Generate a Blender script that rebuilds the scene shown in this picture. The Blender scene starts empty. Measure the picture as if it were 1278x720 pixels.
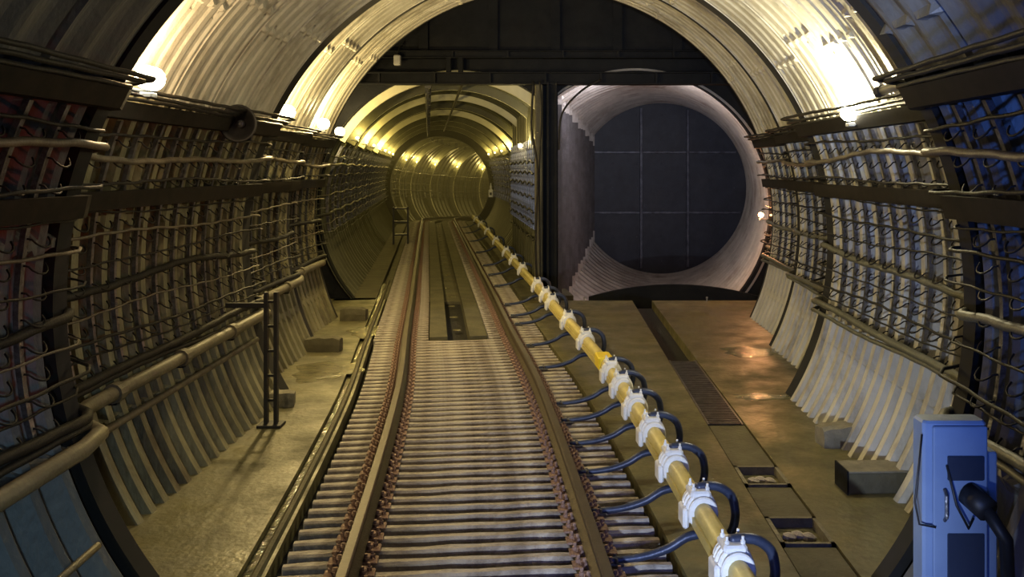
import bpy, math, random
import numpy as np
from mathutils import Vector, Matrix
random.seed(7)
PI = math.pi
D = math.radians
C = bpy.context.scene.collection
sc = bpy.context.scene

# ---------------------------------------------------------------- camera
EYE = 2.6
FPX = 1100.0
cam_d = bpy.data.cameras.new('camera'); cam = bpy.data.objects.new('camera', cam_d); C.objects.link(cam)
cam.location = (0, 0, EYE); cam.rotation_euler = (PI/2, 0, 0)
cam_d.sensor_width = 36; cam_d.lens = 36*FPX/1278.0
cam_d.shift_x = (639-690)/1278.0; cam_d.shift_y = -(360-212)/1278.0
cam_d.clip_start = 0.05; cam_d.clip_end = 300
sc.camera = cam
sc.view_settings.view_transform = 'Standard'; sc.view_settings.look = 'None'
sc.view_settings.gamma = 1.0; sc.view_settings.use_curve_mapping = False
sc.view_settings.exposure = 0.28

# ---------------------------------------------------------------- world, train headlights and added tint lights
w = bpy.data.worlds.new('world'); sc.world = w; w.use_nodes = True
w.node_tree.nodes['Background'].inputs[0].default_value = (0.02, 0.025, 0.035, 1)
w.node_tree.nodes['Background'].inputs[1].default_value = 0.10

def light(name, kind, loc, color, power, radius=0.05, target=None, angle=60, blend=0.6):
    d = bpy.data.lights.new(name, kind); o = bpy.data.objects.new(name, d); C.objects.link(o)
    d.color = color; d.energy = power; d.shadow_soft_size = radius
    o.location = loc
    if kind == 'SPOT':
        d.spot_size = D(angle); d.spot_blend = blend
        v = Vector(target)-Vector(loc); o.rotation_euler = v.to_track_quat('-Z', 'Y').to_euler()
    return o
light('headlight_left', 'SPOT', (-1.55, 0.4, 1.05), (1.0, 0.80, 0.34), 140, 0.08, (-0.6, 9, -0.3), 44, 0.9)
light('headlight_right', 'SPOT', (-0.3, 0.3, 1.1), (0.66, 0.78, 1.0), 900, 0.035, (1.7, 10, 0.6), 46, 0.9)
light('crown_fill', 'SPOT', (0.4, 0.2, 2.9), (0.84, 0.92, 1.0), 1300, 0.05, (1.7, 11, 4.7), 36, 0.9)  # added cool spot that whitens the right side of the crown
light('blue_fill_right', 'SPOT', (0.9, 0.4, 1.6), (0.09, 0.25, 1.0), 420, 0.15, (2.0, 4.2, 4.0), 85, 0.8)  # added blue spot standing in for light reflected off the cab glass
light('blue_fill_low', 'SPOT', (0.5, 0.8, 1.6), (0.08, 0.18, 1.0), 110, 0.1, (1.15, 5.0, 0.0), 50, 0.9)  # added blue spot tinting the near sleepers on the right
light('teal_fill_left', 'POINT', (-1.2, 1.2, 2.9), (0.30, 0.42, 0.62), 14, 0.2)  # added teal point tinting the near crown on the left
light('red_fill_left', 'SPOT', (-1.3, 2.2, 1.6), (1.0, 0.12, 0.04), 30, 0.1, (-3.1, 6.4, 2.35), 52, 0.9)  # added red spot giving the left wall its reddish tint
light('cool_fill_floor', 'SPOT', (-0.6, 0.6, 2.1), (0.45, 0.75, 0.95), 130, 0.1, (-2.8, 4.4, 0.45), 46, 0.9)  # added pale blue spot picking out the lower left lining

# ---------------------------------------------------------------- materials
def mat(name, col, rough=0.7, metal=0.0, col2=None, scale=3.0, bump=0.0, bscale=40.0, stain=None, stain_amt=0.5, sscale=1.2, emit=None, estr=0, stretch=(1, 1, 1), rvar=0.0, spec=0.5):
    m = bpy.data.materials.new(name); m.use_nodes = True
    nt = m.node_tree; N = nt.nodes; L = nt.links; b = N['Principled BSDF']
    b.inputs['Roughness'].default_value = rough; b.inputs['Metallic'].default_value = metal
    b.inputs['Base Color'].default_value = (*col, 1)
    b.inputs['Specular IOR Level'].default_value = spec
    geo = N.new('ShaderNodeTexCoord'); mp = N.new('ShaderNodeMapping'); mp.inputs['Scale'].default_value = stretch
    L.new(geo.outputs['Object'], mp.inputs['Vector'])
    last = None
    if col2:
        n = N.new('ShaderNodeTexNoise'); n.inputs['Scale'].default_value = scale; n.inputs['Detail'].default_value = 8; n.inputs['Roughness'].default_value = 0.65
        L.new(mp.outputs[0], n.inputs['Vector'])
        r = N.new('ShaderNodeMapRange'); r.inputs[1].default_value = 0.35; r.inputs[2].default_value = 0.65
        L.new(n.outputs['Fac'], r.inputs[0])
        mx = N.new('ShaderNodeMix'); mx.data_type = 'RGBA'
        mx.inputs[6].default_value = (*col, 1); mx.inputs[7].default_value = (*col2, 1)
        L.new(r.outputs[0], mx.inputs[0]); last = mx.outputs[2]
        if stain:
            n2 = N.new('ShaderNodeTexNoise'); n2.inputs['Scale'].default_value = sscale; n2.inputs['Detail'].default_value = 6; n2.inputs['Roughness'].default_value = 0.7
            L.new(mp.outputs[0], n2.inputs['Vector'])
            r2 = N.new('ShaderNodeMapRange'); r2.inputs[1].default_value = 0.5; r2.inputs[2].default_value = 0.72; r2.inputs[4].default_value = stain_amt
            L.new(n2.outputs['Fac'], r2.inputs[0])
            m2 = N.new('ShaderNodeMix'); m2.data_type = 'RGBA'
            L.new(last, m2.inputs[6]); m2.inputs[7].default_value = (*stain, 1); L.new(r2.outputs[0], m2.inputs[0]); last = m2.outputs[2]
        L.new(last, b.inputs['Base Color'])
        if rvar:
            r3 = N.new('ShaderNodeMapRange'); r3.inputs[3].default_value = max(0.05, rough-rvar); r3.inputs[4].default_value = min(1, rough+rvar)
            L.new(n.outputs['Fac'], r3.inputs[0]); r3.inputs[1].default_value = .35; r3.inputs[2].default_value = .65
            L.new(r3.outputs[0], b.inputs['Roughness'])
    if bump:
        n = N.new('ShaderNodeTexNoise'); n.inputs['Scale'].default_value = bscale; n.inputs['Detail'].default_value = 6
        L.new(mp.outputs[0], n.inputs['Vector'])
        bp = N.new('ShaderNodeBump'); bp.inputs['Strength'].default_value = bump; bp.inputs['Distance'].default_value = 0.02
        L.new(n.outputs['Fac'], bp.inputs['Height']); L.new(bp.outputs[0], b.inputs['Normal'])
    if emit:
        b.inputs['Emission Color'].default_value = (*emit, 1); b.inputs['Emission Strength'].default_value = estr
    return m
M = {}
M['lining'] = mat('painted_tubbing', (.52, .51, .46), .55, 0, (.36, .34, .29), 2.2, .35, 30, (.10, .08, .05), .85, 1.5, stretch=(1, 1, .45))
M['lining_left'] = mat('stained_shaded_tubbing', (.25, .235, .14), .5, 0, (.11, .10, .055), 2.0, .35, 30, (.06, .04, .025), .85, 1.0, stretch=(1, 1, .45))  # stains, plus the left wall's shade put into a darker base colour
M['lining_near'] = mat('unlit_tubbing', (.12, .125, .13), .5, 0, (.07, .07, .075), 2.2, .35, 25, (.05, .045, .045), .8, 1.0, stretch=(1, 1, .5))  # darkness of the unlit near ring put into the tubbing colour
M['hoop'] = mat('lamplit_hoop', (.62, .60, .42), .45, 0, (.5, .48, .33), 2, .2, 20)  # paler than the lining, painting in the lamplight on the arches
M['lining_far'] = mat('tunnel_tubbing', (.09, .09, .055), .5, 0, (.055, .055, .032), 1.8, .2, 20, (.07, .06, .03), .6, .8)
M['lining_right'] = mat('stub_tunnel_tubbing', (.55, .52, .50), .6, 0, (.36, .34, .33), 1.5, .25, 20, (.14, .09, .07), .7, .8)
M['boarding'] = mat('dark_side_boarding', (.085, .08, .09), .6, 0, (.045, .04, .045), 3, .2, 20)
M['floor'] = mat('concrete_floor', (.165, .148, .066), .5, 0, (.07, .064, .03), 1.6, .35, 18, (.07, .06, .04), .8, .7, rvar=.2)
M['bed'] = mat('track_bed', (.014, .012, .010), .9, 0, (.008, .008, .007), 5, .8, 30)
M['strip'] = mat('bed_concrete', (.12, .108, .06), .8, 0, (.07, .065, .035), 2.5, .5, 20, (.04, .035, .02), .7, 1.4)
M['sleeper'] = mat('worn_sleeper', (.46, .42, .38), .6, 0, (.24, .205, .18), 5, .5, 35, (.06, .045, .03), .6, 2.5, stretch=(1, 1.6, 1))
M['rust'] = mat('rusty_steel', (.34, .23, .19), .65, .2, (.17, .09, .065), 14, .6, 60, (.5, .36, .28), .5, 9)
M['rail'] = mat('rail_steel', (.07, .048, .032), .5, .3, (.045, .03, .02), 5, .2, 40)
M['rail_top'] = mat('rail_head', (.075, .055, .04), .5, .3, (.05, .036, .025), 4, .1, 30)
M['yellow'] = mat('yellow_cover', (.62, .53, .20), .45, 0, (.50, .42, .14), 4, .15, 30, (.25, .2, .08), .5, 3)
M['yellow_bright'] = mat('bright_yellow', (.85, .66, .03), .4, 0, (.8, .6, .03), 4)
M['white'] = mat('white_insulator', (.92, .93, .95), .3, 0, (.72, .73, .75), 9, .1, 40)
M['blue_arm'] = mat('dark_blue_bracket', (.05, .065, .12), .4, .3, (.03, .04, .08), 8, .1, 40)
M['cable'] = mat('black_cable', (.010, .010, .010), .55, 0, (.02, .018, .015), 10, .2, 60, spec=.2)
M['cable_pale'] = mat('dusty_cable', (.12, .10, .07), .5, 0, (.06, .05, .035), 10, .2, 60)
M['cable_grey'] = mat('grey_green_cable', (.11, .11, .085), .5, 0, (.07, .07, .05), 10, .2, 60)
M['steel'] = mat('dark_bracket_steel', (.22, .23, .27), .3, .8, (.10, .10, .11), 20, .2, 60)
M['tray'] = mat('dark_cable_tray', (.012, .011, .010), .65, .1, (.022, .018, .014), 8, spec=.1)
M['pipe'] = mat('painted_pipe', (.15, .13, .085), .5, 0, (.09, .08, .05), 5, .2, 40, (.04, .03, .02), .6, 3)
M['dark'] = mat('dark_steel', (.009, .010, .013), .7, .1, (.015, .016, .019), 2.5, .2, 25, (.025, .022, .02), .4, 1.4, spec=.08)
M['seal'] = mat('joint_band', (.006, .006, .006), .95, 0, (.010, .009, .009), 5)
M['disc'] = mat('blue_black_steel', (.036, .042, .066), .55, .1, (.022, .026, .042), 2.0, .2, 20, (.08, .08, .10), .4, 1.2)
M['discrib'] = mat('steel_stiffener', (.13, .14, .18), .5, .4, (.05, .05, .07), 5)
M['concrete'] = mat('concrete_block', (.22, .20, .15), .8, 0, (.13, .12, .09), 6, .7, 25)
M['grate'] = mat('grate_steel', (.22, .21, .19), .4, .7, (.12, .11, .1), 8)
M['cover'] = mat('cover_slab', (.11, .10, .06), .75, 0, (.07, .06, .035), 3, .5, 25)
M['water'] = mat('wet_puddle', (.06, .055, .03), .08, 0, (.26, .24, .13), 4, .6, 7, stretch=(1, 4, 1))  # pale streaks put the ripple glints into the water colour
M['cabinet'] = mat('pale_blue_cabinet', (.22, .31, .50), .45, .1, (.18, .26, .44), 3, .05, 20)
M['glassdark'] = mat('dark_window', (.02, .03, .06), .15, 0, (.03, .04, .07), 3)
M['black'] = mat('matt_black', (.012, .012, .014), .5, 0, (.02, .02, .022), 5)
M['bulb_warm'] = mat('warm_bulb', (1, .9, .6), .3, emit=(1.0, .80, .36), estr=22)
M['bulb_white'] = mat('white_bulb', (1, 1, .9), .3, emit=(1.0, .92, .66), estr=34)
M['bulb_orange'] = mat('orange_bulb', (1, .7, .4), .3, emit=(1.0, .42, .15), estr=24)
M['bulb_far'] = mat('far_bulb', (1, .9, .5), .3, emit=(1.0, .82, .30), estr=9)
M['fixture'] = mat('lamp_housing', (.35, .36, .38), .4, .3, (.25, .25, .26), 8)

# ---------------------------------------------------------------- helpers
class MB:
    def __init__(s): s.v = []; s.f = []; s.m = []
    def add(s, vs, fs, mi=0):
        o = len(s.v); s.v += [tuple(v) for v in vs]; s.f += [tuple(i+o for i in f) for f in fs]; s.m += [mi]*len(fs); return s
    def box(s, x0, x1, y0, y1, z0, z1, bv=0.0, mat4=None, mi=0):
        if bv <= 0:
            vs = [(x, y, z) for x in (x0, x1) for y in (y0, y1) for z in (z0, z1)]
            fs = [(0, 1, 3, 2), (4, 6, 7, 5), (0, 4, 5, 1), (2, 3, 7, 6), (0, 2, 6, 4), (1, 5, 7, 3)]
        else:
            vs = []; b = min(bv, (x1-x0)/2.01, (y1-y0)/2.01, (z1-z0)/2.01)
            pts = [(x0+b, y0), (x1-b, y0), (x1, y0+b), (x1, y1-b), (x1-b, y1), (x0+b, y1), (x0, y1-b), (x0, y0+b)]
            cx, cy = (x0+x1)/2, (y0+y1)/2
            def inset(p): return (p[0]+(b if p[0] < cx else -b)*.7, p[1]+(b if p[1] < cy else -b)*.7)
            ip = [inset(p) for p in pts]
            for pl, z in ((ip, z0), (pts, z0+b), (pts, z1-b), (ip, z1)): vs += [(p[0], p[1], z) for p in pl]
            fs = [tuple(range(7, -1, -1)), tuple(range(24, 32))]
            for r in range(3):
                for i in range(8):
                    j = (i+1) % 8; fs.append((r*8+i, r*8+j, r*8+8+j, r*8+8+i))
        if mat4 is not None: vs = [mat4 @ Vector(v) for v in vs]
        return s.add(vs, fs, mi)
    def tube(s, pts, r, n=8, cap=True, mi=0):
        pts = [Vector(p) for p in pts]; k = len(pts); rr = r if isinstance(r, (list, tuple)) else [r]*k
        vs = []; up = None
        for i, p in enumerate(pts):
            t = (pts[min(i+1, k-1)]-pts[max(i-1, 0)]).normalized()
            if up is None:
                a = Vector((0, 0, 1)) if abs(t.z) < .9 else Vector((1, 0, 0))
                up = (a-t*a.dot(t)).normalized()
            else:
                up = (up-t*up.dot(t)); up = up.normalized() if up.length > 1e-6 else Vector((0, 0, 1))
            sd = t.cross(up)
            for q in range(n):
                a = 2*PI*q/n; vs.append(p+(up*math.cos(a)+sd*math.sin(a))*rr[i])
        fs = []
        for i in range(k-1):
            for q in range(n):
                w_ = (q+1) % n; fs.append((i*n+q, i*n+w_, (i+1)*n+w_, (i+1)*n+q))
        if cap: fs += [tuple(range(n-1, -1, -1)), tuple(range((k-1)*n, k*n))]
        return s.add(vs, fs, mi)
    def lathe(s, prof, origin, axis, n=16, mi=0):       # prof: (radius, distance along axis)
        ax = Vector(axis).normalized(); a = Vector((0, 0, 1)) if abs(ax.z) < .9 else Vector((1, 0, 0))
        u = ax.cross(a).normalized(); v = ax.cross(u); o = Vector(origin); vs = []; fs = []
        for r, h in prof:
            for q in range(n):
                t = 2*PI*q/n; vs.append(o+ax*h+(u*math.cos(t)+v*math.sin(t))*max(r, 1e-4))
        for i in range(len(prof)-1):
            for q in range(n):
                w_ = (q+1) % n; fs.append((i*n+q, i*n+w_, (i+1)*n+w_, (i+1)*n+q))
        fs += [tuple(range(n-1, -1, -1)), tuple(range((len(prof)-1)*n, len(prof)*n))]
        return s.add(vs, fs, mi)
    def sweep(s, frames, prof, closed=True, cap=True, mi=0):   # frames: (pos, right); prof: (side, z)
        vs = []; n = len(prof)
        for p, r in frames:
            for a, z in prof: vs.append((p[0]+r[0]*a, p[1]+r[1]*a, (p[2] if len(p) > 2 else 0)+z))
        fs = []
        for i in range(len(frames)-1):
            for q in range(n if closed else n-1):
                w_ = (q+1) % n; fs.append((i*n+q, i*n+w_, (i+1)*n+w_, (i+1)*n+q))
        if closed and cap: fs += [tuple(range(n-1, -1, -1)), tuple(range((len(frames)-1)*n, len(frames)*n))]
        return s.add(vs, fs, mi)
    def build(s, name, mats, parent=None, smooth=False, loc=(0, 0, 0)):
        me = bpy.data.meshes.new(name)
        L = Vector(loc)
        vs = s.v if L.length == 0 else [tuple(Vector(v)-L) for v in s.v]
        me.from_pydata(vs, [], s.f); me.validate()
        mats = mats if isinstance(mats, (list, tuple)) else [mats]
        for m in mats: me.materials.append(m)
        if len(mats) > 1: me.polygons.foreach_set('material_index', s.m)
        if smooth: me.polygons.foreach_set('use_smooth', [True]*len(me.polygons))
        me.update()
        o = bpy.data.objects.new(name, me); C.objects.link(o)
        if parent is not None: o.parent = parent
        else: o.location = loc
        return o
def tag(o, label, cat, group=None, kind=None):
    o['label'] = label; o['category'] = cat
    if group: o['group'] = group
    if kind: o['kind'] = kind
    return o
def thing(name, label, cat, loc=(0, 0, 0), rz=0, group=None):
    o = bpy.data.objects.new(name, None); C.objects.link(o); o.empty_display_size = .1
    o.location = loc; o.rotation_euler = (0, 0, rz); return tag(o, label, cat, group)
def struct(name, mb, m, smooth=False, label=None):
    o = mb.build(name, m, None, smooth); o['kind'] = 'structure'
    if label: o['label'] = label
    return o
def copy_tree(o, parent=None):
    c = o.copy(); C.objects.link(c)
    if parent is not None: c.parent = parent
    for ch in o.children:
        if ch.type != 'LIGHT': copy_tree(ch, c)
    return c
ORD = ['nearest', 'second', 'third', 'fourth', 'fifth', 'sixth', 'seventh', 'eighth', 'ninth', 'tenth', 'eleventh', 'twelfth', 'thirteenth',
       'fourteenth', 'fifteenth', 'sixteenth', 'seventeenth', 'eighteenth', 'nineteenth', 'twentieth', 'twenty-first', 'twenty-second', 'twenty-third', 'twenty-fourth', 'twenty-fifth', 'twenty-sixth']

# ---------------------------------------------------------------- paths
Y0 = 17.9                                    # plane of the bulkhead
TH = math.atan(.141)
def tunnel_at(s):                            # centre line of the left tunnel from the bulkhead on: straight, then a right-hand curve
    d = (-math.sin(TH), math.cos(TH)); S1 = 25.5; R = 27.0
    if s <= S1: return (-1.95+d[0]*s, Y0+d[1]*s), d
    p = (-1.95+d[0]*S1, Y0+d[1]*S1); r = (d[1], -d[0]); a = (s-S1)/R
    cx, cy = p[0]+r[0]*R, p[1]+r[1]*R
    q = (cx-r[0]*R*math.cos(a)+d[0]*R*math.sin(a), cy-r[1]*R*math.cos(a)+d[1]*R*math.sin(a))
    return q, (d[0]*math.cos(a)+r[0]*math.sin(a), d[1]*math.cos(a)+r[1]*math.sin(a))
def herm(xs, ys, x):
    k = max(0, min(len(xs)-2, int(np.searchsorted(xs, x))-1)); h = xs[k+1]-xs[k]; t = (x-xs[k])/h
    def sl(i):
        if i == 0: return (ys[1]-ys[0])/(xs[1]-xs[0])
        if i == len(xs)-1: return -.141
        return (ys[i+1]-ys[i-1])/(xs[i+1]-xs[i-1])
    m0, m1 = sl(k)*h, sl(k+1)*h
    return (2*t**3-3*t*t+1)*ys[k]+(t**3-2*t*t+t)*m0+(-2*t**3+3*t*t)*ys[k+1]+(t**3-t*t)*m1
TX = [-3, 0, 5.2, 9.85, 13.33, 17.9]; TY = [.12, -.03, -.46, -.93, -1.42, -2.05]
tp = [(herm(TX, TY, y), y) for y in np.arange(-3, 17.85, .1)]
for s_ in np.arange(0, 62, .1):
    p, d = tunnel_at(s_); tp.append((p[0]-.10*d[1], p[1]+.10*d[0]))
tp = np.array(tp); td = np.gradient(tp, axis=0); td /= np.linalg.norm(td, axis=1)[:, None]
ts = np.concatenate([[0], np.cumsum(np.linalg.norm(np.diff(tp, axis=0), axis=1))])
def track(s, off=0.0):
    x = np.interp(s, ts, tp[:, 0]); y = np.interp(s, ts, tp[:, 1]); dx = np.interp(s, ts, td[:, 0]); dy = np.interp(s, ts, td[:, 1])
    l = math.hypot(dx, dy); dx /= l; dy /= l
    return (x+dy*off, y-dx*off), (dx, dy)
def s_of_y(y): return float(np.interp(y, tp[:240, 1], ts[:240]))
def trackx(y): return float(np.interp(y, tp[:600, 1], tp[:600, 0]))
def frames(s0, s1, st, off=0.0):
    out = []
    for s in np.arange(s0, s1+1e-6, st):
        p, d = track(s, off); out.append((p, (d[1], -d[0])))
    return out

# ---------------------------------------------------------------- lining of the widening chamber
CZ = 1.75
RINGS = [  # y0, y1, centre x, R, rib depth low, material
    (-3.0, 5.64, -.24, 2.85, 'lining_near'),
    (5.64, 10.28, -.17, 3.35, 'lining'),
    (10.28, 13.1, -.14, 3.76, 'lining'),
    (13.1, 15.6, -.16, 4.02, 'lining'),
    (15.6, Y0, -.25, 4.80, 'lining')]
PITCH = .215
BAND = [.16, .30, .20, .16, .1]
def ring_surface(y0, y1, cx, R, a0, a1, na, crown, p=PITCH, band=.42):
    ny = max(4, int((y1-y0-band)/(p/8))); mb = MB()
    ya = np.linspace(y0, y1-band, ny+1)
    if crown: aa = np.linspace(a0, a1, na+1)
    else:
        aa = np.linspace(a0, a1, na+1)
    joints = [D(x) for x in (-18, 8, 38, 62, 86, 112, 138, 172, 198)]
    vs = np.zeros((ny+1, na+1, 3))
    for j, a in enumerate(aa):
        ad = math.degrees(a)
        for i, y in enumerate(ya):
            t = ((y-y0)/p) % 1.0
            rib = max(0.0, min(1.0, (abs(t-.5)-.15)/.12))           # 1 on the rib, 0 in the pan
            if p > .3: rib = .5+.5*math.cos(2*PI*t)
            ringt = ((y-y0)/(4*p)) % 1.0
            if crown:
                dep = (.045 if p > .3 else .016)*(1-rib)
                if ringt < .035: dep = .06
                for q, jn in enumerate(joints):
                    o_ = D(1.6)*(1 if int((y-y0)/(4*p)) % 2 else -1)
                    if abs(a-jn-o_) < D(.45) and rib < .6: dep = -.02
                    elif D(.9) < abs(a-jn-o_) < D(1.5) and p < .3 and .38 < t < .62 and int((y-y0)/p) % 2: dep = .05
            else:
                dep = (.17 if p > .3 else .115)*(1-rib)
                for jn in joints:
                    if abs(a-jn) < D(.7) and rib < .5: dep = .03
            vs[i, j] = (cx+(R+dep)*math.cos(a), y, CZ+(R+dep)*math.sin(a))
    n = na+1
    V = vs.reshape(-1, 3).tolist(); F = [(i*n+j, i*n+j+1, (i+1)*n+j+1, (i+1)*n+j) for i in range(ny) for j in range(na)]
    mb.add(V, F)
    return mb
def annulus(y0, y1, cx, r0, cx1, r1, a0, a1, n=120):
    mb = MB(); vs = []; fs = []
    for i in range(n+1):
        a = a0+(a1-a0)*i/n; c, s = math.cos(a), math.sin(a)
        vs += [(cx+r0*c, y0, CZ+r0*s), (cx+r0*c, y1, CZ+r0*s), (cx1+r1*c, y1, CZ+r1*s), (cx1+r1*c, y0, CZ+r1*s)]
    for i in range(n):
        for q in range(4):
            w_ = (q+1) % 4; fs.append((i*4+q, i*4+w_, (i+1)*4+w_, (i+1)*4+q))
    fs += [(0, 1, 2, 3), (n*4+3, n*4+2, n*4+1, n*4)]
    return mb.add(vs, fs)
ring_names = ['near', 'second', 'third', 'fourth', 'last']
for k, (y0, y1, cx, R, mt) in enumerate(RINGS):
    al = math.asin(1.42/R); lo = -math.asin((CZ+.3)/R)
    m = M[mt]; pk = .32 if k == 0 else PITCH
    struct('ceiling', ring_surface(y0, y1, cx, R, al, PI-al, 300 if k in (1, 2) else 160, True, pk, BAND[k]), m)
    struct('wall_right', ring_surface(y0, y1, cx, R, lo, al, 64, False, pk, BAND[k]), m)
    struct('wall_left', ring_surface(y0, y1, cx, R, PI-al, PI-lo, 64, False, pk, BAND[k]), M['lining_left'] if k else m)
    if k < 4:
        cx2, R2 = RINGS[k+1][2], RINGS[k+1][3]
        mb = annulus(y1-BAND[k], y1, cx, R+.02, cx2, R2+.25, lo, PI-lo)
        o = struct('trim_%d' % (k+1), mb, M['seal']); o['label'] = 'dark joint band at the step between two lining rings'
back = MB(); back.box(-3.4, 3.2, -3.15, -3.0, -.4, 4.8); struct('wall_back', back, M['dark'])

# ---------------------------------------------------------------- floor
def strip(mb, ys, xl, xr, z0, z1):
    vs = []; fs = []
    for y in ys:
        a, b = xl(y), xr(y); vs += [(a, y, z1), (b, y, z1), (b, y, z0), (a, y, z0)]
    n = len(ys)
    for i in range(n-1):
        for q in range(4):
            w_ = (q+1) % 4; fs.append((i*4+q, i*4+w_, (i+1)*4+w_, (i+1)*4+q))
    fs += [(0, 1, 2, 3), ((n-1)*4+3, (n-1)*4+2, (n-1)*4+1, (n-1)*4)]
    mb.add(vs, fs)
def ring_at(y):
    for r in RINGS:
        if r[0] <= y < r[1]: return r
    return RINGS[-1]
def wall_l(y): r = ring_at(y); return r[2]-math.sqrt(r[3]**2-CZ**2)-.13
def wall_r(y): r = ring_at(y); return r[2]+math.sqrt(r[3]**2-CZ**2)+.13
ysA = list(np.arange(-3, 17.91, .2))
def seg(y0, y1): return sorted(set([y0, y1]+[round(y, 3) for y in ysA if y0 < y < y1]))
fl = MB()
for r in RINGS: strip(fl, seg(r[0], r[1]-.001), lambda y: wall_l(y), lambda y: trackx(y)-1.52, -.15, 0)
strip(fl, seg(-3, Y0), lambda y: trackx(y)-1.43, lambda y: trackx(y)-1.34, -.15, 0)
strip(fl, seg(-3, 17.55), lambda y: trackx(y)+1.36, lambda y: 1.58, -1.25, 0)
for r in RINGS:
    y1 = min(r[1]-.001, 17.55); strip(fl, seg(r[0], y1), lambda y: 1.97, lambda y: wall_r(y), -1.25, 0)
struct('floor', fl, M['floor'])
fl2 = MB(); strip(fl2, seg(-3, Y0), lambda y: trackx(y)-1.54, lambda y: trackx(y)+1.40, -.25, -.13)
struct('floor', fl2, M['bed'])
fl3 = MB(); strip(fl3, seg(-3, 17.55), lambda y: 1.56, lambda y: 1.99, -1.25, -.16); struct('floor', fl3, M['bed'])
# left tunnel floor
flt = MB(); sb = s_of_y(Y0)-.02
flt.sweep(frames(sb, ts[-1], .5), [(-2.35, 0), (-1.52, 0), (-1.52, -.12), (-1.43, -.12), (-1.43, 0), (-1.3, 0), (-1.3, -.07), (1.4, -.07), (1.4, 0), (2.5, 0), (2.5, -.4), (-2.35, -.4)])
struct('floor', flt, M['strip'])
# water lying in the narrow gutter on the left
g = MB(); g.sweep(frames(.2, s_of_y(30), .3), [(-1.52, -.055), (-1.43, -.055), (-1.43, -.09), (-1.52, -.09)])
tag(g.build('gutter_water', M['water']), 'glinting water lying in the narrow gutter left of the track', 'water', kind='stuff')
kb = MB(); kb.sweep(frames(.2, s_of_y(27), .3), [(-1.43, 0.0), (-1.40, .035), (-1.37, .035), (-1.36, 0.0)])
tag(kb.build('gutter_kerb', M['strip']), 'low kerb running along the gutter left of the track', 'kerb')

# ---------------------------------------------------------------- left tunnel lining
HOOPS = [.35, 2.6, 5.6, 8.7, 12.0, 15.5, 19.0, 22.7, 27.4, 30.2, 32.6, 35.8, 39.0, 42.2, 45.4, 48.6, 51.8, 55]
def left_lining(a0, a1, na, s1=61.0, hoops=True):
    mb = MB(); ss = []; hp = []
    s = .12
    while s < s1: ss.append(s); s += .06 if s < 14 else .1
    aa = np.linspace(a0, a1, na+1); vs = []
    for s in ss:
        (px, py), d = tunnel_at(s); r = (d[1], -d[0])
        R = 2.80; h = min(abs(s-x) for x in HOOPS) if hoops or s > 26 else 9
        if h < .08: R -= .20
        elif (s % .5) < .1: R -= .04
        hp.append(h < .12)
        lim = 1.65+.16*s/7.2 if s < 7.2 else 9
        if (s % .5) > .25: lim += .05
        for a in aa:
            c = R*math.cos(a); z = 1.85+R*math.sin(a)
            c = min(c, lim)
            vs.append((px+r[0]*c, py+r[1]*c, z))
    n = na+1; fs = [(i*n+j, i*n+j+1, (i+1)*n+j+1, (i+1)*n+j) for i in range(len(ss)-1) for j in range(na)]
    mb.add(vs, fs); mb.m = [1 if hp[i] and hp[i+1] else 0 for i in range(len(ss)-1) for j in range(na)]; return mb
lo = -math.asin(2.1/2.8); al = D(30)
struct('ceiling', left_lining(al, PI-al, 70), [M['lining_far'], M['hoop']])
struct('wall_right', left_lining(lo, al, 36, hoops=False), [M['lining_far'], M['hoop']])
struct('wall_left', left_lining(PI-al, PI-lo, 36, hoops=False), [M['lining_far'], M['hoop']])
ab = MB(); vs = []; fs = []; nn = 60
for i in range(nn+1):
    an = lo+(PI-2*lo)*i/nn
    for s_, rr in ((25.6, 2.42), (26.3, 2.42), (26.3, 2.85), (25.6, 2.85)):
        (px, py), d = tunnel_at(s_); c_ = rr*math.cos(an); vs.append((px+d[1]*c_, py-d[0]*c_, 1.85+rr*math.sin(an)))
for i in range(nn):
    for q in range(4): fs.append((i*4+q, i*4+(q+1) % 4, (i+1)*4+(q+1) % 4, (i+1)*4+q))
fs += [(0, 1, 2, 3), (nn*4+3, nn*4+2, nn*4+1, nn*4)]
ab.add(vs, fs); struct('trim_5', ab, M['seal'], label='dark arch band where the left tunnel starts to curve')
(ex, ey), ed = tunnel_at(60.9)
eb = MB(); eb.box(-3, 3, -.1, .1, -.5, 5, mat4=Matrix.Translation((ex, ey, 0)) @ Matrix.Rotation(math.atan2(ed[1], ed[0])-PI/2, 4, 'Z')); struct('wall_far', eb, M['lining_far'])

# ---------------------------------------------------------------- right stub tunnel
YE = 29.0
def rt_cx(y): return 1.65+(y-17.7)*(3.57-1.65)/(YE-17.7)
def rt_flat(y):
    k = math.floor((y-17.7)/.8)/14.0
    return .10+k*1.27
def rt_cz(y): return 1.82+(y-17.7)*.18/(YE-17.7)
def right_lining():
    mb = MB(); ys = []; y = 17.75
    while y < YE+.25: ys.append(y); y += .05
    na = 110; vs = []; fl_ = []
    for y in ys:
        t = ((y-17.7) % .5)/.5; R = 2.78+(.0 if t < .16 else .05)
        t2 = ((y-17.7) % .8)/.8; fx = rt_flat(y)-(0 if t2 < .2 else .13)
        for j in range(na+1):
            a = 2*PI*j/na; x = rt_cx(y)+R*math.cos(a); z = rt_cz(y)+R*math.sin(a)
            vs.append((max(x, fx), y, z)); fl_.append(x < fx and t2 >= .2)
    n = na+1; fs = [(i*n+j, i*n+j+1, (i+1)*n+j+1, (i+1)*n+j) for i in range(len(ys)-1) for j in range(na)]
    mb.add(vs, fs); mb.m = [1 if fl_[i*n+j] and fl_[i*n+j+1] else 0 for i in range(len(ys)-1) for j in range(na)]
    return mb
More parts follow.
